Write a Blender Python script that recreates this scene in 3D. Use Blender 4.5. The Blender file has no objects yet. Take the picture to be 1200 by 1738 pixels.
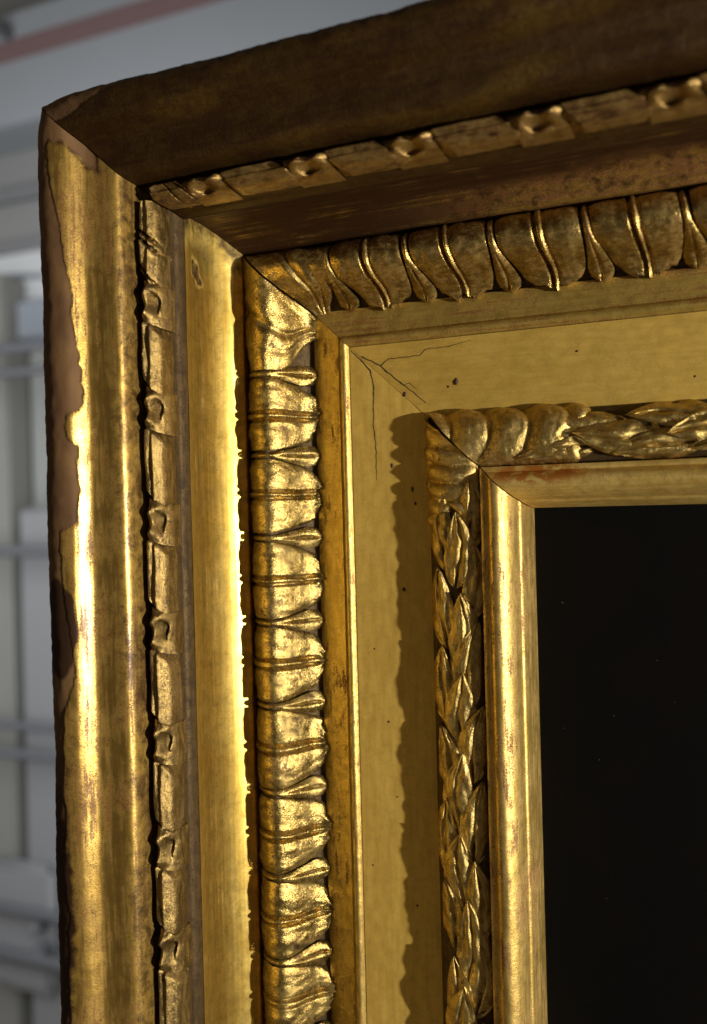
import bpy, bmesh, math, random
from mathutils import Matrix, Vector, noise
random.seed(7)
R = math.radians
MM = 0.001
scn = bpy.context.scene
col = scn.collection

# ------------------------------------------------------------------ camera
cam_d = bpy.data.cameras.new('camera')
cam = bpy.data.objects.new('camera', cam_d); col.objects.link(cam)
scn.camera = cam
YAW, ROLL = R(28.0), 0.026
fw = Vector((-math.sin(YAW), math.cos(YAW), 0))
rt = Vector((math.cos(YAW), math.sin(YAW), 0))
up = Vector((0, 0, 1))
rx = rt * math.cos(ROLL) - up * math.sin(ROLL)
uy = up * math.cos(ROLL) + rt * math.sin(ROLL)
M3 = Matrix((rx, uy, -fw)).transposed().to_4x4()
cam.matrix_world = Matrix.Translation((0.06371, -0.430, 0.00263)) @ M3
cam_d.sensor_fit = 'VERTICAL'; cam_d.sensor_height = 36.0
cam_d.lens = 1701.47 / 1738 * 36.0
cam_d.shift_x = 300.0 / 1738
cam_d.shift_y = -2.2 / 1738
cam_d.clip_start = 0.01; cam_d.clip_end = 50
cam_d.dof.use_dof = True
cam_d.dof.focus_distance = 0.402
cam_d.dof.aperture_fstop = 6.3

# ------------------------------------------------------------------ light
world = bpy.data.worlds.new('World'); scn.world = world; world.use_nodes = True
bg = world.node_tree.nodes['Background']
bg.inputs['Color'].default_value = (1.0, 0.83, 0.65, 1); bg.inputs['Strength'].default_value = 0.085

def lamp(name, typ, loc, target, energy, color, **kw):
    d = bpy.data.lights.new(name, typ); d.energy = energy; d.color = color
    for k, v in kw.items(): setattr(d, k, v)
    o = bpy.data.objects.new(name, d); col.objects.link(o); o.location = loc
    o.rotation_euler = (Vector(target) - Vector(loc)).to_track_quat('-Z', 'Y').to_euler()
    return o
LE = R(16.5)
LD = 1.25
# the raking lamp beside the painting
lamp('raking_lamp', 'SPOT', (-0.06 + LD * math.cos(LE), -0.02 - LD * math.sin(LE), -0.10), (-0.06, -0.03, 0.0),
     80, (1.0, 0.945, 0.82), shadow_soft_size=0.016, spot_size=R(48), spot_blend=0.6)
# fill light added behind the frame to brighten the store room, no visible source
lamp('background_fill', 'AREA', (-0.95, 0.35, 0.10), (-1.40, 1.5, -0.30), 20.5, (0.94, 0.97, 1.0), shape='DISK', size=1.6)

vs = scn.view_settings
vs.view_transform = 'Standard'; vs.look = 'None'; vs.exposure = 0.0; vs.gamma = 1.0
vs.use_curve_mapping = False
scn.render.engine = 'CYCLES'

# ------------------------------------------------------------------ materials
def new_mat(name):
    m = bpy.data.materials.new(name); m.use_nodes = True
    nt = m.node_tree; b = nt.nodes['Principled BSDF']
    return m, nt, b
class N:
    def __init__(s, nt): s.nt = nt
    def __call__(s, t, **kw):
        n = s.nt.nodes.new(t)
        for k, v in kw.items(): setattr(n, k, v)
        return n
    def link(s, a, b): s.nt.links.new(a, b)
    def val(s, sock, v):
        if hasattr(v, 'is_linked') or hasattr(v, 'links'): s.link(v, sock)
        else: sock.default_value = v
    def math(s, op, a, b=0.0, clamp=False):
        n = s('ShaderNodeMath', operation=op, use_clamp=clamp); s.val(n.inputs[0], a); s.val(n.inputs[1], b); return n.outputs[0]
    def mix(s, f, a, b):
        n = s('ShaderNodeMix', data_type='RGBA')
        s.val(n.inputs[0], f); s.val(n.inputs[6], a); s.val(n.inputs[7], b); return n.outputs[2]
    def ramp(s, x, lo, hi):
        n = s('ShaderNodeMapRange', interpolation_type='SMOOTHSTEP'); s.val(n.inputs[0], x)
        n.inputs[1].default_value = lo; n.inputs[2].default_value = hi; return n.outputs[0]
    def noise(s, vec, scale, detail=4, rough=0.55, dist=0.0):
        n = s('ShaderNodeTexNoise'); s.link(vec, n.inputs['Vector']); n.inputs['Scale'].default_value = scale
        n.inputs['Detail'].default_value = detail; n.inputs['Roughness'].default_value = rough; n.inputs['Distortion'].default_value = dist
        return n.outputs['Fac']
    def scaled(s, vec, k):
        n = s('ShaderNodeVectorMath', operation='MULTIPLY'); s.link(vec, n.inputs[0]); n.inputs[1].default_value = k; return n.outputs[0]
c4 = lambda c: (c[0], c[1], c[2], 1)

def gold(name, bright=(0.80, 0.50, 0.085), deep=(0.46, 0.27, 0.045), bole=(0.17, 0.062, 0.022), dirt=(0.045, 0.026, 0.012),
         rub=0.62, patina=0.0, dirtiness=0.45, metal=0.9, rough=0.34, streak=0.04, bump=0.25, grain=1.6, coat=0.0):
    """old gilding on red bole: leaf of two tones, rubbed through in streaks, with specks of dirt"""
    m, nt, b = new_mat(name); n = N(nt)
    at = n('ShaderNodeAttribute', attribute_name='puv'); v = at.outputs['Vector']
    loss = n('ShaderNodeAttribute', attribute_name='loss').outputs['Fac']
    dark = n('ShaderNodeAttribute', attribute_name='dark').outputs['Fac']
    sv = n.scaled(v, (0.55, streak, 0.55))
    st = n.noise(sv, 1.0, 7, 0.62)
    bl = n.noise(n.scaled(v, (0.05, 0.032, 0.05)), 1.0, 8, 0.62, 0.6)
    md = n.noise(v, 0.22, 6, 0.65, 0.4)
    fi = n.noise(v, grain, 3, 0.6)
    vf = n.noise(v, grain * 4.5, 2, 0.5)
    tone = n.ramp(n.math('ADD', n.math('MULTIPLY', st, 0.6), n.math('MULTIPLY', bl, 0.4)), 0.36, 0.62)
    c = n.mix(tone, c4(deep), c4(bright))
    # thin toned glaze in mottled patches
    gl = n.ramp(n.math('ADD', n.math('MULTIPLY', md, 0.6), n.math('MULTIPLY', fi, 0.4)), 0.42, 0.66)
    c = n.mix(n.math('MULTIPLY', gl, 0.55), c, c4([x * (0.45 if metal > 0.45 else 0.8) for x in deep]))
    rv = n.math('ADD', n.math('MULTIPLY', st, 0.45), n.math('ADD', n.math('MULTIPLY', bl, 0.35), n.math('MULTIPLY', fi, 0.2)))
    rb = n.ramp(rv, rub - 0.05, rub + 0.06)
    c = n.mix(n.math('MULTIPLY', rb, 0.85), c, c4(bole))
    dv = n.math('ADD', n.math('MULTIPLY', md, 0.5), n.math('MULTIPLY', fi, 0.5))
    dm = n.ramp(dv, 0.72 - dirtiness * 0.25, 0.86 - dirtiness * 0.25)
    c = n.mix(n.math('MULTIPLY', dm, 0.8), c, c4(dirt))
    if patina > 0:
        pm = n.ramp(n.math('ADD', n.math('MULTIPLY', bl, 0.5), n.math('MULTIPLY', st, 0.5)), 0.75 - patina * 0.6, 0.95 - patina * 0.6)
        fresh = n('ShaderNodeAttribute', attribute_name='fresh').outputs['Fac']
        pm = n.math('MULTIPLY', pm, n.math('SUBTRACT', 1.0, n.math('MULTIPLY', fresh, n.ramp(n.math('ADD', md, n.math('MULTIPLY', st, 0.6)), 0.55, 0.95))))
        c = n.mix(n.math('MULTIPLY', pm, 0.93), c, c4((0.028, 0.0105, 0.003)))
    else: pm = 0.0
    # where the leaf is gone: smooth brown ground
    brown = n.mix(n.ramp(bl, 0.3, 0.7), c4((0.21, 0.115, 0.046)), c4((0.115, 0.058, 0.028)))
    ls = n.ramp(loss, 0.40, 0.60)
    c = n.mix(ls, c, brown)
    edge = n.math('SUBTRACT', n.ramp(loss, 0.08, 0.40), n.ramp(loss, 0.50, 0.85), True)
    c = n.mix(n.math('MULTIPLY', edge, n.math('MULTIPLY', n.ramp(md, 0.35, 0.6), 0.75)), c, c4((0.055, 0.022, 0.010)))
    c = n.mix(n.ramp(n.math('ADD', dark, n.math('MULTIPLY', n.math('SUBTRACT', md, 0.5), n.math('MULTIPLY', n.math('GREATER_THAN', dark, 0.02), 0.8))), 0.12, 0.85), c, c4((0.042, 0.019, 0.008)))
    stn = n('ShaderNodeAttribute', attribute_name='stain').outputs['Fac']
    c = n.mix(n.math('MULTIPLY', stn, n.ramp(md, 0.35, 0.55)), c, c4((0.50, 0.185, 0.03)))
    n.link(c, b.inputs['Base Color'])
    off = n.math('MAXIMUM', n.math('MAXIMUM', n.math('MULTIPLY', rb, 0.8), n.math('MULTIPLY', dm, 0.8)), n.math('MAXIMUM', ls, n.math('MULTIPLY', pm, 0.75)), True)
    off = n.math('MAXIMUM', off, n.math('MULTIPLY', dark, 1.0), True)
    n.link(n.math('MULTIPLY', n.math('SUBTRACT', 1.0, off), metal), b.inputs['Metallic'])
    rr = n.math('ADD', n.math('ADD', n.math('MULTIPLY', fi, 0.16), n.math('MULTIPLY', ls, 0.22)), n.math('ADD', n.math('MULTIPLY', off, 0.16), rough - 0.08))
    n.link(rr, b.inputs['Roughness'])
    b.inputs['Specular IOR Level'].default_value = 0.22
    n.link(n.math('MULTIPLY', n.math('SUBTRACT', 1.0, off), coat), b.inputs['Coat Weight']); b.inputs['Coat Roughness'].default_value = 0.28
    hgt = n.math('ADD', n.math('ADD', n.math('MULTIPLY', fi, 0.5), n.math('MULTIPLY', vf, 0.16)), n.math('ADD', n.math('MULTIPLY', st, 0.35), n.math('MULTIPLY', md, 0.9)))
    hgt = n.math('SUBTRACT', hgt, n.math('MULTIPLY', off, 0.22))
    bp = n('ShaderNodeBump'); bp.inputs['Strength'].default_value = bump; bp.inputs['Distance'].default_value = 0.0009
    n.link(hgt, bp.inputs['Height']); n.link(bp.outputs[0], b.inputs['Normal'])
    return m

M = {}
M['outer'] = gold('burnished_gold', bright=(0.82, 0.56, 0.14), deep=(0.54, 0.31, 0.055), bole=(0.17, 0.065, 0.020), rub=0.510, dirtiness=0.68, rough=0.31, metal=0.88, bump=0.16, coat=0.8)
M['outer_dark'] = gold('darkened_gold', rub=0.50, bole=(0.14, 0.045, 0.014), patina=0.89, dirtiness=0.7, rough=0.36, metal=0.8, bump=0.6, streak=0.12)
M['ribbon'] = gold('ribbon_gold', bright=(0.46, 0.32, 0.105), deep=(0.20, 0.125, 0.045), bole=(0.10, 0.045, 0.02), dirt=(0.035, 0.02, 0.01), rub=0.54, dirtiness=0.80, rough=0.32, metal=0.92, bump=0.5, streak=0.15)
M['ribbon_dark'] = gold('ribbon_gold_toned', bright=(0.62, 0.44, 0.15), deep=(0.28, 0.16, 0.05), rub=0.52, patina=0.45, dirtiness=0.70, rough=0.34, metal=0.78, bump=0.5, streak=0.15)
M['bed'] = gold('dirty_bed_gold', bright=(0.15, 0.095, 0.034), deep=(0.066, 0.040, 0.016), bole=(0.05, 0.026, 0.012), dirt=(0.035, 0.02, 0.01), rub=0.52, dirtiness=0.95, rough=0.5, metal=0.5, bump=0.35)
M['cove'] = gold('cove_gold', bright=(0.84, 0.62, 0.18), deep=(0.62, 0.40, 0.075), bole=(0.36, 0.17, 0.035), rub=0.61, dirtiness=0.15, rough=0.36, metal=0.94, bump=0.07, streak=0.02)
M['cove_dark'] = gold('cove_gold_darkened', bright=(0.78, 0.52, 0.14), deep=(0.52, 0.29, 0.06), bole=(0.13, 0.035, 0.018), rub=0.46, patina=0.80, dirtiness=0.4, rough=0.42, metal=0.7, bump=0.10, streak=0.02)
M['leaf'] = gold('leaf_gold', bright=(0.62, 0.455, 0.145), deep=(0.31, 0.205, 0.06), dirt=(0.040, 0.023, 0.011), bole=(0.12, 0.048, 0.018), rub=0.55, dirtiness=0.78, rough=0.26, metal=0.96, bump=0.42, streak=0.3)
M['leaf_dark'] = gold('leaf_gold_toned', bright=(0.70, 0.51, 0.17), deep=(0.38, 0.245, 0.075), dirt=(0.05, 0.026, 0.013), rub=0.55, dirtiness=0.70, rough=0.27, metal=0.93, bump=0.45, streak=0.3)
M['frieze'] = gold('matt_gold', bright=(0.76, 0.515, 0.115), deep=(0.64, 0.415, 0.085), bole=(0.24, 0.12, 0.03), rub=0.72, dirtiness=-0.25, rough=0.56, metal=0.40, bump=0.045, streak=0.05, grain=1.2)
M['bead'] = gold('bead_gold', bright=(0.66, 0.47, 0.14), deep=(0.42, 0.28, 0.075), rub=0.555, dirtiness=0.55, rough=0.36, metal=0.8, bump=0.3, streak=0.08)
M['bead_dark'] = gold('bead_gold_worn', bright=(0.58, 0.42, 0.11), deep=(0.42, 0.28, 0.065), bole=(0.20, 0.07, 0.02), rub=0.53, dirtiness=0.3, rough=0.5, metal=0.5, bump=0.15, streak=0.02)
M['sight_top'] = gold('sight_gold_matt', bright=(0.86, 0.62, 0.20), deep=(0.64, 0.42, 0.105), rub=0.60, dirtiness=0.35, rough=0.50, metal=0.5, bump=0.16, streak=0.03)
M['laurel'] = gold('laurel_gold', bright=(0.80, 0.59, 0.21), deep=(0.44, 0.30, 0.09), dirt=(0.06, 0.036, 0.018), rub=0.57, dirtiness=0.68, rough=0.33, metal=0.92, bump=0.6, streak=0.25)
M['sight'] = gold('sight_gold', bright=(0.86, 0.61, 0.21), deep=(0.56, 0.365, 0.09), rub=0.545, dirtiness=0.60, rough=0.42, metal=0.85, bump=0.26, streak=0.06)

def plain(name, color, rough=0.7, metal=0.0, var=0.25, scale=8.0, bump=0.0):
    m, nt, b = new_mat(name); n = N(nt)
    tc = n('ShaderNodeTexCoord')
    f = n.noise(tc.outputs['Object'], scale, 5, 0.6)
    c = n.mix(f, c4([x * (1 - var) for x in color]), c4([x * (1 + var) for x in color]))
    n.link(c, b.inputs['Base Color']); b.inputs['Roughness'].default_value = rough; b.inputs['Metallic'].default_value = metal
    if bump:
        bp = n('ShaderNodeBump'); bp.inputs['Strength'].default_value = bump; bp.inputs['Distance'].default_value = 0.001
        n.link(f, bp.inputs['Height']); n.link(bp.outputs[0], b.inputs['Normal'])
    return m
M['crack'] = plain('crack_dark', (0.030, 0.018, 0.009), 0.9)
M['wood'] = plain('old_wood', (0.07, 0.038, 0.02), 0.85, scale=60)
M['chip'] = plain('chip_brown', (0.075, 0.034, 0.02), 0.8, scale=900)
M['gesso'] = plain('bare_gesso', (0.66, 0.47, 0.33), 0.85, scale=900)

def smooth(x, a, b):
    t = min(1, max(0, (x - a) / (b - a))); return t * t * (3 - 2 * t)
def interp(pts, x):
    if x <= pts[0][0]: return pts[0][1]
    for (a, va), (b, vb) in zip(pts, pts[1:]):
        if x <= b: return va + (vb - va) * (x - a) / (b - a) if b > a else vb
    return pts[-1][1]
def catmull(pts, step):
    """resample a profile polyline smoothly"""
    out = []
    P = [pts[0]] + list(pts) + [pts[-1]]
    for i in range(1, len(P) - 2):
        p0, p1, p2, p3 = P[i - 1], P[i], P[i + 1], P[i + 2]
        L = math.hypot(p2[0] - p1[0], p2[1] - p1[1]); k = max(1, int(round(L / step)))
        for j in range(k):
            t = j / k; q = []
            for a in range(2):
                q.append(0.5 * ((2 * p1[a]) + (-p0[a] + p2[a]) * t + (2 * p0[a] - 5 * p1[a] + 4 * p2[a] - p3[a]) * t * t + (-p0[a] + 3 * p1[a] - 3 * p2[a] + p3[a]) * t ** 3))
            out.append(tuple(q))
    out.append(tuple(pts[-1])); return out
class Prof:
    """profile curve by arc length 0..1 with its normal (u across from the sight edge outwards, h towards the viewer)"""
    def __init__(s, pts, step=0.4):
        s.p = catmull(pts, step); s.d = [0]
        for a, b in zip(s.p, s.p[1:]): s.d.append(s.d[-1] + math.hypot(b[0] - a[0], b[1] - a[1]))
        s.len = s.d[-1]
    def at(s, t, off=0.0):
        x = min(1, max(0, t)) * s.len; i = 0
        lo, hi = 0, len(s.d) - 2
        while lo < hi:
            m = (lo + hi + 1) // 2
            if s.d[m] <= x: lo = m
            else: hi = m - 1
        i = lo; a, b = s.p[i], s.p[i + 1]; L = s.d[i + 1] - s.d[i]; f = (x - s.d[i]) / L if L else 0
        u, h = a[0] + (b[0] - a[0]) * f, a[1] + (b[1] - a[1]) * f
        i0, i1 = max(0, i - 2), min(len(s.p) - 1, i + 3)
        du, dh = s.p[i1][0] - s.p[i0][0], s.p[i1][1] - s.p[i0][1]; q = math.hypot(du, dh) or 1
        nu, nh = -dh / q, du / q
        if nh < 0 or (abs(nh) < 1e-6 and nu > 0): nu, nh = -nu, -nh
        if du < 0: nu, nh = dh / q, -du / q
        return u + nu * off, h + nh * off

# ------------------------------------------------------------------ mesh helpers
LEN = {'L': 400.0, 'T': 330.0}
def pos(rail, u, s, h):
    return (-u * MM, -h * MM, -s * MM) if rail == 'L' else (s * MM, -h * MM, u * MM)
def link(name, verts, faces, mat, parent, puv=None, loss=None, dark=None, sharp=R(38), flip_out=None):
    me = bpy.data.meshes.new(name); me.from_pydata(verts, [], faces)
    bm = bmesh.new(); bm.from_mesh(me)
    bmesh.ops.recalc_face_normals(bm, faces=bm.faces[:]); bm.to_mesh(me); bm.free()
    if puv:
        a = me.attributes.new('puv', 'FLOAT_VECTOR', 'POINT'); a.data.foreach_set('vector', [x for p in puv for x in p])
    for nm, arr in (('loss', loss), ('dark', dark)):
        if arr:
            a = me.attributes.new(nm, 'FLOAT', 'POINT'); a.data.foreach_set('value', arr)
    for p in me.polygons: p.use_smooth = True
    if sharp: me.set_sharp_from_angle(angle=sharp)
    me.materials.append(mat)
    o = bpy.data.objects.new(name, me); col.objects.link(o)
    if parent: o.parent = parent
    return o
def tag(o, label, cat, group=None):
    o['label'] = label; o['category'] = cat
    if group: o['group'] = group
def wob(u, s, rail, amp=0.22):
    k = 0 if rail == 'L' else 50
    return amp * noise.noise((u * 0.05 + k, s * 0.035, 3.1)) + amp * 0.45 * noise.noise((u * 0.3 + k, s * 0.16, 7.7))

def sweep(name, rail, prof, mat, parent, gap=0.25, ds=1.2, floor_h=None, lossf=None, darkf=None, amp=0.22, mod=None):
    """one moulding: a closed bar under the profile, cut at the mitre"""
    pts = prof; n = len(pts)
    lo = min(h for u, h in pts) - 5 if floor_h is None else floor_h
    mu = max(u for u, h in pts)
    ring_low = [(pts[-1][0] + 0.15, lo), (pts[0][0] - 0.15, lo)]
    if mu > pts[0][0] + 1: ring_low = [(pts[-1][0] + 0.15, lo), (mu + 0.4, lo), (mu + 0.4, pts[0][1] - 0.1)]
    ring = list(pts) + ring_low; m = len(ring)
    ns = int((LEN[rail] + 60) / ds)
    V, U, A, B = [], [], [], []
    off = 0 if rail == 'L' else 500
    g = gap if callable(gap) else (lambda u: gap)
    for j in range(ns + 1):
        f = j / ns
        for i, (u, h) in enumerate(ring):
            s0 = -u + g(u); s = s0 + (LEN[rail] - s0) * f
            uu, hh = u, h
            if i < n:
                w = wob(u, s, rail, amp); hh += w
                if lossf: hh -= 0.35 * smooth(lossf(u, s, h), 0.35, 0.6)
                if mod: uu, hh = mod(u, s, hh, s + u)
            V.append(pos(rail, uu, max(s, -uu + g(u)), hh)); U.append((u + off, s, h))
            A.append(lossf(u, s, h) if lossf and i < n else 0.0); B.append(darkf(u, s, h) if darkf and i < n else 0.0)
    F = []
    for j in range(ns):
        for i in range(m):
            a = j * m + i; b = j * m + (i + 1) % m
            F.append((a, b, b + m, a + m))
    F.append(tuple(range(m))); F.append(tuple(ns * m + i for i in range(m)))
    return link(name, V, F, mat, parent, U, A, B)

def patch(name, rail, fn, nq, nw, mat, parent, depth=2.0, gap=0.35, seed=0, w0=-1.0, w1=1.0, grime=None):
    """a carved piece: height field fn(q, w) -> u, s, h with side walls going down into its bed"""
    V, U = [], []
    off = (0 if rail == 'L' else 500) + seed * 13.7
    def put(u, s, h):
        s = max(s, -u + gap); V.append(pos(rail, u, s, h)); U.append((u + off, s, h))
    for i in range(nq + 1):
        for j in range(nw + 1):
            put(*fn(i / nq, w0 + (w1 - w0) * j / nw))
    F = []; W = nw + 1
    for i in range(nq):
        for j in range(nw):
            a = i * W + j; F.append((a, a + 1, a + W + 1, a + W))
    rim = [j for j in range(W)] + [i * W + nw for i in range(1, nq + 1)] + [nq * W + j for j in range(nw - 1, -1, -1)] + [i * W for i in range(nq - 1, 0, -1)]
    base = len(V)
    for r in rim:
        x, y, z = V[r]; V.append((x, y + depth * MM, z)); U.append((U[r][0], U[r][1], U[r][2] - depth))
    k = len(rim)
    for i in range(k):
        F.append((rim[i], rim[(i + 1) % k], base + (i + 1) % k, base + i))
    F.append(tuple(base + i for i in range(k)))
    dk = [grime(U[i]) for i in range(len(U))] if grime else None
    return link(name, V, F, mat, parent, U, None, dk, sharp=R(55))

# ------------------------------------------------------------------ the picture frame
frame = bpy.data.objects.new('picture_frame', None); col.objects.link(frame)
frame.location = (0, 0, 0)
tag(frame, 'worn gilded picture frame corner with carved leaf, ribbon and laurel mouldings', 'picture frame')

P_OUT = catmull([(162, 40), (162.6, 80), (162.6, 100), (162, 108.5), (160.3, 114.3), (157.6, 117.6), (154, 118.8), (150.6, 118.4), (147.6, 117.2), (145.6, 115.2), (143.6, 112.3), (141.6, 110.2), (138.4, 108.8), (134.6, 108.1), (131.6, 107.2), (129.8, 105.4), (128.8, 102.4), (128.4, 98), (128.2, 92)], 0.45)
P_RIBBED = catmull([(128.1, 91.5), (125, 90.5), (123, 89.6), (121.3, 88)], 0.7) + catmull([(121.1, 87.2), (120.6, 84.0), (120.3, 80.6)], 0.6) + catmull([(120.0, 80.0), (119.3, 78.6), (118.6, 75.4)], 0.5)
def cove_curve(u0, h0, u1, h1, th1, n=70):
    """hollow whose slope turns evenly from an undercut at the top to th1 at the foot"""
    def run(t0):
        p = [(0.0, 0.0)]; ds = 1.0
        for i in range(n):
            t = t0 + (th1 - t0) * ((i + 0.5) / n) ** 1.25
            p.append((p[-1][0] - math.sin(t) * ds, p[-1][1] - math.cos(t) * ds))
        k = (h0 - h1) / -p[-1][1]; return [(u0 + x * k, h0 + y * k) for x, y in p]
    lo, hi = R(-60), R(30)
    for _ in range(50):
        m_ = (lo + hi) / 2
        if run(m_)[-1][0] > u1: lo = m_
        else: hi = m_
    return run(m_)
P_COVE = cove_curve(118.5, 74.6, 113.6, 31.0, R(46)) + catmull([(113.4, 30.2), (113.2, 27.0), (113.0, 23.0)], 0.5)
LEAF = Prof([(112.9, 23.0), (111.6, 29.5), (108.8, 34.2), (104.8, 37.0), (100.6, 36.6), (97.0, 32.8), (93.8, 26.6), (91.0, 20.6), (88.0, 17.0), (84.2, 15.4)])
P_LEAFBED = [LEAF.at(t / 40, -1.5 - 1.0 * smooth(t / 40, 0.35, 0.6)) for t in range(41)]
P_LEAFBED = [(112.9, 20.0)] + [p for p in P_LEAFBED if p[0] < 112.6]
P_FILLET = catmull([(87.0, 14.6), (83.5, 15.6), (80, 16.2), (77, 16.8), (75.4, 17.2)], 0.5) + catmull([(75.1, 17.7), (74.2, 18.9), (72.9, 19.5), (71.6, 18.9), (70.5, 17.3)], 0.3)
P_FRIEZE = [(70.2 - i * 0.62, 17.3 - i * 0.062) for i in range(int((70.2 - 38.5) / 0.62) + 1)]
LAUR = Prof([(39.2, 10.0), (38.6, 14.0), (36.6, 17.0), (33.0, 19.6), (28.0, 20.9), (23.0, 21.0), (19.0, 20.0), (16.8, 18.4)])
P_LAURBED = [LAUR.at(t / 44) for t in range(45)]
P_SIGHT = catmull([(16.7, 21.6), (15.6, 22.0), (14.6, 22.0)], 0.4) + catmull([(14.3, 22.8), (12.8, 25.2), (10.8, 26.0), (8.6, 25.2), (6.4, 22.8), (4.6, 19.2), (3.6, 15.6)], 0.4) + catmull([(3.3, 14.6), (2.5, 13.6), (1.8, 11.2), (1.3, 8.0)], 0.4) + catmull([(1.0, 7.4), (0.5, 3.6), (0.0, -2.0)], 0.5)

# edge of the surviving leaf on the outer moulding of the upright (distance along, place across)
GILD = [(-152, 150.5), (-146, 152.5), (-138, 154.5), (-128, 153.2), (-112, 150.2), (-101, 149.0), (-85, 147.0), (-78, 147.4), (-72, 146.4), (-54, 145.6), (-44, 145.0), (-41.5, 145.6), (-39.2, 149.2), (-35, 150.1), (-31, 149.5), (-27.4, 146.6), (-20, 146.9), (-12, 146.4), (-4, 146.9), (1.5, 146.8), (3.2, 150.0), (4.6, 152.6), (9, 153.2), (17, 152.6), (24, 152.3), (40, 150.5), (57, 148.9), (64, 150.0), (73, 153.2), (79, 153.0), (86, 153.6), (92, 153.0), (99, 153.8), (110, 152.6), (130, 153.4), (150, 151.8), (175, 153.2), (210, 151.5), (400, 152)]
def loss_left(u, s, h):
    b = interp(GILD, s) - 1.1 * (1 - smooth(s, 60, 100)) + 0.7 * noise.noise((s * 0.12, 1.3, 0)) + 0.35 * noise.noise((s * 0.5, 4.3, 0)) + 0.45 * noise.noise((s * 1.1, 2.3, 0))
    if h < 100 and u > 155: return 1.0
    l = smooth(u - b, -0.8, 0.8)
    d = s + u + 3.5 * noise.noise((u * 0.25, s * 0.1, 3.3))
    l = max(l, (1 - smooth(d, 3.5, 9.5)) * smooth(u, 134, 141))
    return l
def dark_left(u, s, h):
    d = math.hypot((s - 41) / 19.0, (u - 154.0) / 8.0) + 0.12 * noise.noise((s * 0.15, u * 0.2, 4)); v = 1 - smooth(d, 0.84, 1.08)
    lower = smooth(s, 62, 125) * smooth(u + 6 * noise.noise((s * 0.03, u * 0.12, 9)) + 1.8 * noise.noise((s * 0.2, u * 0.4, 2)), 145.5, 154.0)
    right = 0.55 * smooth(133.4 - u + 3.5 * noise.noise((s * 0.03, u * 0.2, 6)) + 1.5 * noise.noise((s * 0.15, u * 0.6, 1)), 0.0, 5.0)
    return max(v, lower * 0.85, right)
def loss_top(u, s, h):
    b = 151.0 + 8.5 * smooth(s, -146, -112) + 2.0 * noise.noise((s * 0.05, 8.1, 0))
    return smooth(u - b, -0.9, 0.9)
def corner_round(u, s, h, d):
    k = math.exp(-(d / 9.0) ** 2) * smooth(u, 150, 162); e = smooth(u, 146, 156)
    dent = 0.9 * noise.noise((s * 0.018, 2.2, 0)) + 0.5 * max(0.0, noise.noise((s * 0.11, u * 0.06, 5))) + 0.25 * noise.noise((s * 0.4, u * 0.3, 8))
    return u - 1.4 * k - 0.9 * e * dent, h - 0.8 * k - 0.7 * e * dent
def mark_cove(u, s, h):
    x = (s + 102) * 0.6 + (h - 56) * 0.5; y = (h - 56) - (s + 102) * 0.9
    d = math.hypot(x / 4.0, y / 10.0) + 0.55 * noise.noise((s * 0.25, h * 0.25, 2.2))
    return 0.75 * (1 - smooth(d, 0.55, 0.95)) if s < -88 else 0.0
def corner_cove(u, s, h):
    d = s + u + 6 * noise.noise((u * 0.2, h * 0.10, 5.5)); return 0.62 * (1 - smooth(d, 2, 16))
def nothing(u, s, h): return 0.0

parts = {}
def leaf_positions(rail):
    if rail == 'L':
        ribs = [-42.1, -8.4, 28.3, 63.5, 99.9, 136.4, 172.9, 207.0]; darts = [-60.0, -25.6, 9.6, 45.9, 81.3, 118.4, 154.0, 190.0]
        p = 36.0
    else:
        ribs = [-55.6, -23.6, 11.0, 43.4]; darts = [-72.0, -39.6, -6.4, 27.0]; p = 33.0
    while ribs[-1] < LEN[rail] - p: darts.append(ribs[-1] + p / 2); ribs.append(ribs[-1] + p)
    return ribs, darts + [ribs[-1] + p / 2]

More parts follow.
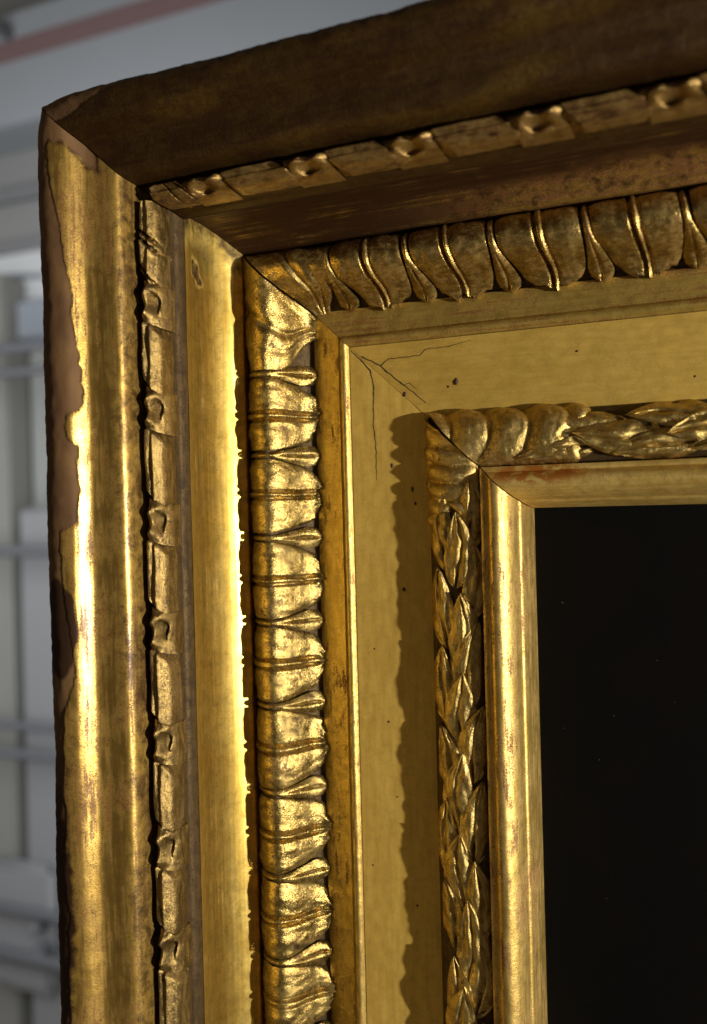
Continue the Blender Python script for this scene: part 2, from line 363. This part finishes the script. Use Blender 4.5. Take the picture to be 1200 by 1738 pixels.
def build_rail(rail):
    L = rail == 'L'
    gm = lambda u: 0.30
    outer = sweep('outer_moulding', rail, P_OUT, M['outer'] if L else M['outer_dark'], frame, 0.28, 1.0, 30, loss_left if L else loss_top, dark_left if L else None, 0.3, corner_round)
    rbed = sweep('ribbon_moulding', rail, P_RIBBED, M['bed'] if L else M['outer_dark'], frame, 0.25, 1.5, 74.7)
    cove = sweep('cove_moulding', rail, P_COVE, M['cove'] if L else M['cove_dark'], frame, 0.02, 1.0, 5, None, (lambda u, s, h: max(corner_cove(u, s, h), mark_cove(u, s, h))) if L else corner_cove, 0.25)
    lbed = sweep('leaf_moulding', rail, P_LEAFBED, M['bed'], frame, 0.5, 1.5, 2)
    fil = sweep('bead_moulding', rail, P_FILLET, M['bead'] if L else M['bead_dark'], frame, 0.15, 1.0, 2, None, None, 0.3)
    frz = sweep('frieze', rail, P_FRIEZE, M['frieze'], frame, 0.10, 1.0, 1, None, None, 0.28)
    lau = sweep('laurel_moulding', rail, P_LAURBED, M['bed'], frame, 0.4, 1.5, 0)
    sig = sweep('sight_moulding', rail, P_SIGHT, M['sight'] if L else M['sight_top'], frame, 0.30, 1.0, -4, None, None, 0.25)
    if not L:
        a = sig.data.attributes.new('stain', 'FLOAT', 'POINT'); pv = sig.data.attributes['puv']
        a.data.foreach_set('value', [(1 - smooth(math.hypot((p.vector[1] - 4) / 26, (p.vector[0] - 513.5) / 5.5), 0.4, 1.0)) for p in pv.data])
    if not L:
        for ob_, f_ in ((cove, lambda u, s, h: smooth(s + 5 * noise.noise((s * 0.1, 0, 0)), -60, 40) * smooth(46 - h, 0, 8) * 1.3 + 0.35 * smooth(s, -20, 60) * smooth(noise.noise((s * 0.02, h * 0.1, 3)), 0, 0.3)), (outer, lambda u, s, h: 0.18 * smooth(noise.noise((s * 0.03, u * 0.12, 5)), 0.1, 0.5))):
            a = ob_.data.attributes.new('fresh', 'FLOAT', 'POINT'); pv = ob_.data.attributes['puv'].data
            a.data.foreach_set('value', [f_(p.vector[0] - 500, p.vector[1], p.vector[2]) for p in pv])
    parts[rail] = dict(outer=outer, frz=frz, cove=cove)
    mleaf = M['leaf'] if L else M['leaf_dark']
    mrib = M['ribbon'] if L else M['ribbon_dark']

    # --- carved leaves and the darts between them
    def leaf_grime(p):
        a = noise.noise((p[0] * 0.11, p[1] * 0.11, 1.1)) + 0.6 * noise.noise((p[0] * 0.35, p[1] * 0.35, 4.1))
        return max(0.0, min(0.7, 0.75 * a - 0.12))
    ribs, darts = leaf_positions(rail)
    def leaf_fn(c, d0, d1, sd):
        a, b = c - d0 - 1.85, d1 - c - 1.85
        r1, r2, r3 = [random.uniform(-1, 1) for _ in range(3)]
        cv = (2.3 if not L else 0.5) * random.uniform(0.7, 1.3); ro = random.uniform(-0.9, 0.9)
        def fn(q, w):
            W = a if w < 0 else b
            k = interp([(0, 1.0), (0.48, 0.985), (0.58, 0.94), (0.70, 0.86), (0.80, 0.80), (0.88, 0.74), (0.94, 0.64), (0.98, 0.48), (1.0, 0.30)], q)
            x = w * W * k
            curve = cv * math.sin(q * 2.6 - 0.5) + ro * q * (1 - abs(w)) if L else 4.6 * (smooth(q, 0.08, 0.95) - 0.5) + ro * q * (1 - abs(w))
            rbw = (1.35 + 0.35 * r3) * (1 - 0.45 * q) * (1 if L else 0.8)
            ax = abs(x)
            off = 0.75 * (1 - abs(w) ** 9.0) - 0.1
            off += 0.12 * math.sin(math.pi * min(1, max(0, (abs(w) - 0.12) / 0.8)))
            off += -1.9 * math.exp(-((ax - rbw - 0.45) / 0.58) ** 2) * (0.75 + 0.5 * abs(noise.noise((q * 6, sd, 3.3)))) * (0.6 + 0.4 * smooth(q, 0.3, 0.5)) * (1.0 if L else (1.5 if x < 0 else 0.55)) * (1 - 0.6 * smooth(q, 0.85, 1))
            off += 0.45 * smooth(rbw - ax, 0, 0.5)
            off += 0.34 * noise.noise((x * 0.22 + sd * 5.1, q * 6.5 + r1, r2)) + 0.20 * noise.noise((x * 0.45 + sd, q * 13, r3)) + 0.09 * noise.noise((x * 1.1 + sd, q * 30, r2))
            off += (0.45 if L else 0.12) * noise.noise((x * 0.24 + sd * 2, q * 3.0, 9.1)) * (1 - smooth(q, 0.45, 0.7))
            tip = smooth(q, 0.80, 1.0); off += 0.5 * tip * (1 - abs(w) * 0.5)
            off -= 0.9 * (1 - smooth(q, 0, 0.10))
            rag = 1 - 0.05 * smooth(q, 0.6, 1) * (noise.noise((x * 0.35, sd * 7.7, 2)) + 0.7 * noise.noise((x * 1.1, sd * 3.7, 5)) + 0.5 * abs(w))
            u, h = LEAF.at(0.01 + q * 0.965 * rag, off)
            return u, c + x + curve + 0.35 * noise.noise((q * 3, sd * 3.3, w)), h
        return fn
    for i, c in enumerate(ribs):
        patch('leaf', rail, leaf_fn(c, darts[i], darts[i + 1], i + 1), 32, 72, mleaf, lbed, 2.8, seed=i, grime=leaf_grime)
    def dart_fn(c, sd):
        r1 = random.uniform(-0.4, 0.4)
        def fn(q, w):
            k = interp([(0, 1.15), (0.44, 1.25), (0.54, 1.8), (0.66, 2.8), (0.78, 3.8), (0.88, 4.6), (0.95, 4.2), (0.985, 3.0), (1.0, 1.4)], q)
            off = 0.9 * (1 - abs(w) ** 2.2) - 0.3 - 0.3 * (1 - smooth(q, 0.35, 0.6)) - 0.8 * math.exp(-(w / 0.16) ** 2) * smooth(q, 0.45, 0.7)
            off += 0.9 * smooth(q, 0.55, 0.9) * (0.5 + 0.5 * w * (1 if not L else 0.3))
            off += 0.4 * noise.noise((w * 1.2 + sd, q * 6, 1.7)); off -= 0.7 * (1 - smooth(q, 0, 0.10))
            u, h = LEAF.at(0.01 + q * (0.945 + 0.02 * r1), off)
            curve = 0.5 * math.sin(q * 2.6 - 0.5) if L else 4.6 * (smooth(q, 0.08, 0.95) - 0.5)
            return u, c + w * k + curve + r1, h
        return fn
    for i, c in enumerate(darts[:-1]):
        patch('dart', rail, dart_fn(c, i), 24, 14, mleaf, lbed, 2.6, seed=i + 40, grime=leaf_grime)
    # corner leaf, half of it on each rail
    edge = darts[0] - 1.5
    def corner_leaf(q, w):
        off = 1.2 * (1 - w ** 3) + 0.9 * noise.noise((q * 4.2, w * 3.2, 3 if L else 8)) + 0.35 * noise.noise((q * 13, w * 9, 1))
        off -= 1.1 * math.exp(-((w - 0.42 - 0.2 * q) / 0.05) ** 2) * smooth(q, 0.05, 0.2)
        off -= 0.7 * math.exp(-((w - 0.72 - 0.1 * q) / 0.04) ** 2) * smooth(q, 0.3, 0.6)
        u, h = LEAF.at(0.01 + q * 0.95, off)
        e = edge - (14 if L else 6) * smooth(q, 0.55, 1.0) ** 1.3
        s0 = -u + 0.6
        return u, s0 + (max(e, s0 + 1.0) - s0) * w, h
    patch('corner_leaf', rail, corner_leaf, 30, 40, mleaf, lbed, 2.6, seed=77, w0=0.0, grime=leaf_grime, gap=0.6)

    # --- ribbon twisted round a stick
    loops = [-82.1, -41.5, 1.3, 42.9, 85.6, 126.0, 165.0] if L else [-98.8, -58.5, -22.0, 18.3, 56.6]
    while loops[-1] < LEN[rail] - 42: loops.append(loops[-1] + (41.3 if L else 39.0))
    SEC = [(-1.0, 91.0), (-0.95, 95.2), (-0.80, 97.8), (-0.66, 98.2), (-0.20, 97.0), (-0.04, 97.3), (0.10, 97.8), (0.20, 97.4), (0.80, 94.8), (0.94, 93.2), (1.0, 91.0)]
    def stick_fn(a, b, sd, first):
        def fn(q, w):
            sa = a + (0 if first else 2.6 * w + 1.2 * w * w); sb = b + 4.2 * w * (1 - 0.25 * w) - 1.0
            s = sa + (sb - sa) * q
            h = interp(SEC, w)
            en = 1 - 0.55 * (1 - smooth(q, 0, 0.10)) * (0 if first else 1) - 0.45 * smooth(q, 0.91, 1.0)
            h = 89 + (h - 89) * en
            h += 0.9 * noise.noise((s * 0.09, w * 1.3, sd * 2.1)) + 0.2 * noise.noise((s * 0.4, w * 3, sd))
            if first:
                for p in ((0.42, 0.52, 0.88) if L else (0.5, 0.82)): h -= 2.2 * math.exp(-((q - p - 0.05 * w) / 0.018) ** 2)
            u = 123.3 - 3.6 * w * (1 - 0.24 * smooth(abs(q - 0.5), 0.36, 0.5))
            return u + 0.25 * noise.noise((s * 0.07, sd, 0.5)), s, h
        return fn
    def loop_fn(c, sd):
        def fn(q, w):
            y = 2 * q - 1
            ph = y + 0.42 * w
            dome = max(0.0, 1 - abs(w) ** 2.6)
            lobes = math.exp(-((ph - 0.50) / 0.30) ** 2) + math.exp(-((ph + 0.50) / 0.30) ** 2)
            h = 91.0 + 5.2 * dome + 3.0 * lobes * dome - 2.6 * w
            h -= 4.6 * math.exp(-((w - 0.38) / 0.26) ** 2 - (y / 0.52) ** 4)
            h += 1.6 * math.exp(-((w + 0.12) / 0.14) ** 2) * (1 - abs(y)) 
            h += 0.35 * noise.noise((q * 5, w * 3, sd * 1.7))
            return 123.1 - 3.6 * w, c + 8.0 * y + 1.8 * w, h
        return fn
    prev = None
    for i, c in enumerate(loops):
        a = (-121.0 if prev is None else prev + 6.2); b = c - 5.2
        patch('ribbon', rail, stick_fn(a, b, i, prev is None), 46, 26, mrib, rbed, 6, seed=i)
        patch('stick', rail, loop_fn(c, i), 30, 34, mrib, rbed, 6, seed=i + 20)
        prev = c
    # --- laurel leaves
    def laurel_fn(s0, u0, ang, ln, hw, sd, lift):
        r = random.uniform(0, 9); bend = random.choice((-1, 1)) * random.uniform(0.8, 2.6)
        def fn(q, w):
            k = hw * (max(0.0, math.sin(math.pi * min(1, q ** 0.85))) ** 0.75) * (1 - 0.25 * q) + 0.08
            a, bq = q * ln, w * k
            u = u0 + a * math.sin(ang) + bq * math.cos(ang) + bend * math.sin(q * 3.6 - 0.2)
            s = s0 - a * math.cos(ang) + bq * math.sin(ang)
            # height of the bed under this point
            best = interp([(14.0, 13.5), (16.8, 18.4), (19.0, 20.0), (23.0, 21.0), (28.0, 20.9), (33.0, 19.6), (36.6, 17.0), (38.6, 14.0), (40.5, 8)], u)
            h = best + lift * (0.15 + 1.0 * q ** 1.4) + 1.2 * (1 - abs(w) ** 2.2) * math.sin(math.pi * min(1, q * 0.95 + 0.05)) + 1.1 * noise.noise((q * 3.2, w * 1.7, r)) + 0.4 * noise.noise((q * 9, w * 4, r))
            h -= 1.5 * math.exp(-((w - 0.1 * math.sin(q * 5 + r)) / 0.13) ** 2) * (1 - q) ** 0.4
            h += 0.38 * math.sin(q * 19 - abs(w) * 6) * (0.3 + 0.7 * abs(w)) * (1 - q)
            h += 0.35 * noise.noise((s * 0.2, u * 0.3, r))
            return u, s, h
        return fn
    pitch = 31.4
    k = 0; s0 = 18.0 if L else 32.0
    lm = M['laurel']
    while s0 < LEN[rail]:
        j = lambda a: random.uniform(-a, a)
        for (ds, u0, ang, ln, hw, lf) in ((0, 27.0, 0.0, 33, 7.6, 1.9), (-11, 30.8, 0.08, 33, 6.6, 1.5), (-18, 23.2, -0.08, 33, 6.6, 1.7)):
            if k == 0 and ds < -10 and False: continue
            patch('laurel_leaf', rail, laurel_fn(s0 + 16 + ds + j(2.4), u0 + j(.7), ang + j(.06), ln + j(3), hw + j(.3), k + ds * .1, lf * random.uniform(.85, 1.15)), 30, 24, lm, lau, 2.6, seed=k + ds)
        s0 += pitch; k += 1
    # curled acanthus at the corner of the laurel moulding
    e = 3.0 if L else 20.0
    per = 7.0 if L else 15.0
    def curl(q, w):
        u, h = LAUR.at(0.05 + 0.93 * w)
        s1 = e + 7 * abs(math.sin(w * math.pi * 1.5 + 0.4)) - 5 * w
        sst = -u + 0.35
        s = sst + (s1 - sst) * q
        ph = (s + (10.0 if not L else 4.0) * (w - 0.35) ** 2 * 3 - 7 * w) / per
        rdg = abs(math.sin(math.pi * ph)) ** 0.6
        body = math.sin(math.pi * min(1, 0.04 + w * 0.94))
        off = 0.4 + (2.9 if not L else 1.8) * rdg * body ** 0.6 + 0.6 * noise.noise((s * .18, w * 4, 2)) + 0.3 * noise.noise((s * .6, w * 10, 4))
        off = off * (1 - 0.75 * smooth(q, 0.88, 1.0)) - 1.2 * smooth(q, 0.93, 1.0)
        u2, h2 = LAUR.at(0.05 + 0.93 * w, off)
        return u2, max(s, -u2 + 0.35), h2
    patch('corner_acanthus', rail, curl, 90, 36, M['laurel'], lau, 2.5, seed=5, w0=0.0)

build_rail('L'); build_rail('T')

# cracks and small losses in the matt gold of the frieze
def fr_h(u): return 17.3 - (70.2 - u) * 0.1
def crack(rail, pts, w=0.16, name='crack'):
    out = []
    for (a, b) in zip(pts, pts[1:]):
        n = max(2, int(math.hypot(b[0] - a[0], b[1] - a[1]) / 0.9))
        for i in range(n):
            f = i / n; u = a[0] + (b[0] - a[0]) * f; s = a[1] + (b[1] - a[1]) * f
            out.append((u + 0.35 * noise.noise((s * 0.5, u * 0.5, 1)), s + 0.35 * noise.noise((s * 0.5, u * 0.5, 6))))
    out.append(pts[-1]); V = []; F = []; n = len(out)
    for i, (u, s) in enumerate(out):
        p, q = out[max(0, i - 1)], out[min(n - 1, i + 1)]
        tu, ts = q[0] - p[0], q[1] - p[1]; l = math.hypot(tu, ts) or 1
        ww = w * (0.45 + 0.9 * abs(noise.noise((i * 0.35, w * 30, 2)))) * (1 - 0.75 * (i / n) ** 3)
        for sg, dz in ((-1, -0.25), (-1, 0.07), (1, 0.07), (1, -0.25)):
            uu, ss = u - sg * ts / l * ww, s + sg * tu / l * ww
            V.append(pos(rail, uu, ss, fr_h(u) + wob(u, s, rail, 0.28) + dz))
    for i in range(n - 1):
        for k in range(4): F.append((4 * i + k, 4 * i + (k + 1) % 4, 4 * i + 4 + (k + 1) % 4, 4 * i + 4 + k))
    F += [(0, 1, 2, 3), (4 * n - 4, 4 * n - 3, 4 * n - 2, 4 * n - 1)]
    return link(name, V, F, M['crack'], parts[rail]['frz'], sharp=None)
crack('L', [(69.6, -69.0), (65.5, -64.2), (61.6, -59.5), (60.5, -51.9), (60.9, -37.0), (60.2, -27.0), (60.3, -13.3)], 0.32)
crack('T', [(66.0, -65.2), (65.1, -63.6), (61.4, -57.5), (55.7, -51.5), (49.6, -44.4), (44.6, -39.0)], 0.40)
crack('T', [(61.4, -57.5), (63.9, -53.5), (64.1, -40.6), (66.5, -38.1), (66.6, -28.9), (68.2, -19.5)], 0.30)
crack('T', [(52.6, -48.2), (53.2, -45.4), (50.6, -42.6)], 0.12)
def chip(rail, u, s, ru, rs, seed, mat='chip', name='chip'):
    V = []; F = []; n = 12
    for lev, dz in ((0, -0.3), (1, 0.10)):
        for i in range(n):
            a = 2 * math.pi * i / n; r = 1 + 0.5 * noise.noise((math.cos(a) * 1.3, math.sin(a) * 1.3, seed))
            V.append(pos(rail, u + ru * r * math.cos(a), s + rs * r * math.sin(a), fr_h(u) + wob(u, s, rail, 0.28) + dz))
    for i in range(n): F.append((i, (i + 1) % n, n + (i + 1) % n, n + i))
    F += [tuple(range(n)), tuple(range(n, 2 * n))]
    return link(name, V, F, M[mat], parts[rail]['frz'], sharp=None)
for i, (u, s, a, b) in enumerate([(53.8, -19.3, .7, .9), (50.0, 32.7, .8, .9), (57.8, 88.6, .5, .5), (45.6, -9.1, .6, 1.0), (44.5, -3.0, .5, .8), (63.0, 58, .35, .35), (55, 120, .4, .3), (66, 150, .35, .4), (48, 165, .5, .5)]):
    chip('L', u, s, a, b, i * 1.7)
for i, (u, s, a, b) in enumerate([(49.0, -47.7, 1.3, .7), (52.4, -26.4, 1.3, 1.0), (50.5, -29.5, .5, .5), (60, 20, .4, .5), (47, 60, .5, .4)]):
    chip('T', u, s, a, b, i * 2.3 + 40)

# ------------------------------------------------------------------ the painting in the frame
m, nt, b = new_mat('dark_canvas'); n = N(nt)
tc = n('ShaderNodeTexCoord'); ob = tc.outputs['Object']
f1 = n.noise(ob, 14, 5, 0.6); f2 = n.noise(ob, 1100, 2, 0.5)
c = n.mix(n.ramp(f1, 0.35, 0.7), (0.0022, 0.0024, 0.0024, 1), (0.0045, 0.0028, 0.0024, 1))
vo = n('ShaderNodeTexVoronoi'); n.link(ob, vo.inputs['Vector']); vo.inputs['Scale'].default_value = 120
dust = n.math('MULTIPLY', n.math('LESS_THAN', vo.outputs['Distance'], 0.034), n.math('GREATER_THAN', f1, 0.47))
c = n.mix(n.math('MULTIPLY', dust, n.ramp(n.noise(ob, 160, 2), 0.35, 0.7)), c, (0.10, 0.10, 0.09, 1))
n.link(c, b.inputs['Base Color']); b.inputs['Roughness'].default_value = 0.75; b.inputs['Specular IOR Level'].default_value = 0.08
bp = n('ShaderNodeBump'); bp.inputs['Strength'].default_value = 0.15; bp.inputs['Distance'].default_value = 0.0003
n.link(f2, bp.inputs['Height']); n.link(bp.outputs[0], b.inputs['Normal'])
V = []; F = []
def boxv(V, F, x0, x1, y0, y1, z0, z1):
    k = len(V)
    for x in (x0, x1):
        for y in (y0, y1):
            for z in (z0, z1): V.append((x, y, z))
    F += [(k, k + 1, k + 3, k + 2), (k + 4, k + 6, k + 7, k + 5), (k, k + 4, k + 5, k + 1), (k + 2, k + 3, k + 7, k + 6), (k, k + 2, k + 6, k + 4), (k + 1, k + 5, k + 7, k + 3)]
boxv(V, F, -0.003, 0.325, 0.0035, 0.020, -0.395, 0.003)
painting = link('painting', V, F, m, None, sharp=R(30))
tag(painting, 'nearly black painted canvas inside the gilded frame', 'painting')

# ------------------------------------------------------------------ the store room behind
def box(name, x0, x1, y0, y1, z0, z1, mat, parent=None, bev=0.0):
    V, F = [], []; boxv(V, F, x0, x1, y0, y1, z0, z1)
    o = link(name, V, F, mat, parent, sharp=R(30))
    if bev:
        bm = bmesh.new(); bm.from_mesh(o.data); bmesh.ops.bevel(bm, geom=bm.edges[:], offset=bev, segments=2, affect='EDGES'); bm.to_mesh(o.data); bm.free()
    return o
def bar(name, p0, p1, r, mat, parent=None, n=14):
    p0, p1 = Vector(p0), Vector(p1); d = (p1 - p0).normalized(); a = d.orthogonal().normalized(); c = d.cross(a)
    V = [tuple(p + (a * math.cos(t) + c * math.sin(t)) * r) for p in (p0, p1) for t in [2 * math.pi * i / n for i in range(n)]]
    F = [(i, (i + 1) % n, n + (i + 1) % n, n + i) for i in range(n)] + [tuple(range(n)), tuple(range(n, 2 * n))]
    return link(name, V, F, mat, parent, sharp=R(40))
W_ = {k: plain('store_' + k, c, 0.75, 0, 0.06, 3.0) for k, c in dict(wall=(0.30, 0.30, 0.29), white=(0.36, 0.385, 0.41), red=(0.24, 0.15, 0.15), beige=(0.25, 0.25, 0.23), pale=(0.33, 0.335, 0.315), grey=(0.25, 0.252, 0.258), steel=(0.125, 0.130, 0.140), blue=(0.26, 0.285, 0.32), band=(0.23, 0.23, 0.24)).items()}
wall = box('wall', -3.2, 1.6, 1.66, 1.74, -1.9, 2.0, W_['wall']); wall['kind'] = 'structure'
beam = bpy.data.objects.new('ceiling_beam', None); col.objects.link(beam); beam.location = (0, 0, 0)
tag(beam, 'white beam with a dull red stripe high behind the frame', 'beam')
box('beam_body', -3.0, 1.4, 1.50, 1.655, 0.93, 1.195, W_['white'], beam, 0.004)
box('stripe', -3.0, 1.4, 1.4955, 1.4990, 1.078, 1.128, W_['red'], beam)
bar('fitting', (-1.38, 1.44, 1.145), (-1.38, 1.499, 1.145), 0.016, W_['steel'], beam)
win = bpy.data.objects.new('window', None); col.objects.link(win)
tag(win, 'small bright window below the grey band at the left edge', 'window')
mw, nt, b = new_mat('window_daylight'); b.inputs['Base Color'].default_value = (0.3, 0.3, 0.3, 1)
b.inputs['Emission Color'].default_value = (0.93, 0.97, 1.0, 1); b.inputs['Emission Strength'].default_value = 0.26
box('pane', -1.72, -1.20, 1.635, 1.645, 0.505, 0.665, mw, win)
box('window_frame', -1.75, -1.17, 1.62, 1.659, 0.667, 0.69, W_['band'], win)
box('window_frame', -1.75, -1.17, 1.62, 1.659, 0.485, 0.503, W_['blue'], win)
bar('glazing_bar', (-1.72, 1.628, 0.635), (-1.20, 1.628, 0.575), 0.007, W_['blue'], win)
trim = box('wall_trim', -3.0, 1.4, 1.63, 1.659, 0.80, 0.835, W_['band'], None, 0.004); tag(trim, 'grey horizontal trim on the wall between beam and window', 'trim')
post = box('post', -1.66, -1.418, 1.50, 1.60, -1.9, 0.585, W_['beige'], None, 0.008); tag(post, 'beige upright post at the left edge below the window', 'post')
cab = box('wall_box', -1.412, -1.20, 1.54, 1.63, 0.425, 0.522, W_['blue'], None, 0.006); tag(cab, 'blue grey box just below the bright window', 'box')
# corrugated sheet
V = []; F = []; nx = 96
for i in range(nx + 1):
    x = -1.416 + 0.26 * i / nx; y = 1.60 + 0.012 * math.sin(2 * math.pi * i / nx * 6.5)
    for yy in (y, y + 0.006):
        for z in (-1.9, 0.42): V.append((x, yy, z))
for i in range(nx):
    a = 4 * i
    F += [(a, a + 1, a + 5, a + 4), (a + 2, a + 6, a + 7, a + 3), (a + 1, a + 3, a + 7, a + 5), (a, a + 4, a + 6, a + 2)]
F += [(0, 2, 3, 1), (4 * nx, 4 * nx + 1, 4 * nx + 3, 4 * nx + 2)]
sheet = link('corrugated_sheet', V, F, W_['pale'], None, sharp=R(60)); tag(sheet, 'pale ribbed sheet behind the grey rails at the left', 'sheet')
door = box('grey_panel', -1.372, -1.05, 1.47, 1.50, -1.9, 0.022, W_['grey'], None, 0.012); tag(door, 'dark grey upright panel beside the frame at lower left', 'panel')
rack = bpy.data.objects.new('storage_rack', None); col.objects.link(rack)
tag(rack, 'blue grey metal rack of horizontal rails behind the frame', 'rack')
for z, r in ((0.384, 0.012), (0.328, 0.010), (-0.080, 0.013), (-0.480, 0.010), (-0.545, 0.011), (-0.905, 0.012), (-1.01, 0.014)):
    bar('rail', (-2.4, 1.40, z), (-0.95, 1.40, z * 0.985), r, W_['steel'], rack)
for x in (-2.38, -0.97): box('upright', x - 0.02, x + 0.02, 1.415, 1.45, -1.9, 0.55, W_['steel'], rack, 0.004)
for x, z in ((-1.300, -0.925), (-1.292, -0.985)):
    bo = bar('clamp_bolt', (x, 1.40, z), (x, 1.468, z), 0.016, W_['steel'], rack)
    bar('bolt_hole', (x, 1.398, z), (x, 1.3995, z), 0.009, W_['grey'], bo)
clamp = box('clamp', -1.46, -1.27, 1.432, 1.465, -1.10, -0.80, W_['grey'], None, 0.02); tag(clamp, 'grey rounded clamp block behind the lowest rack rails', 'clamp')
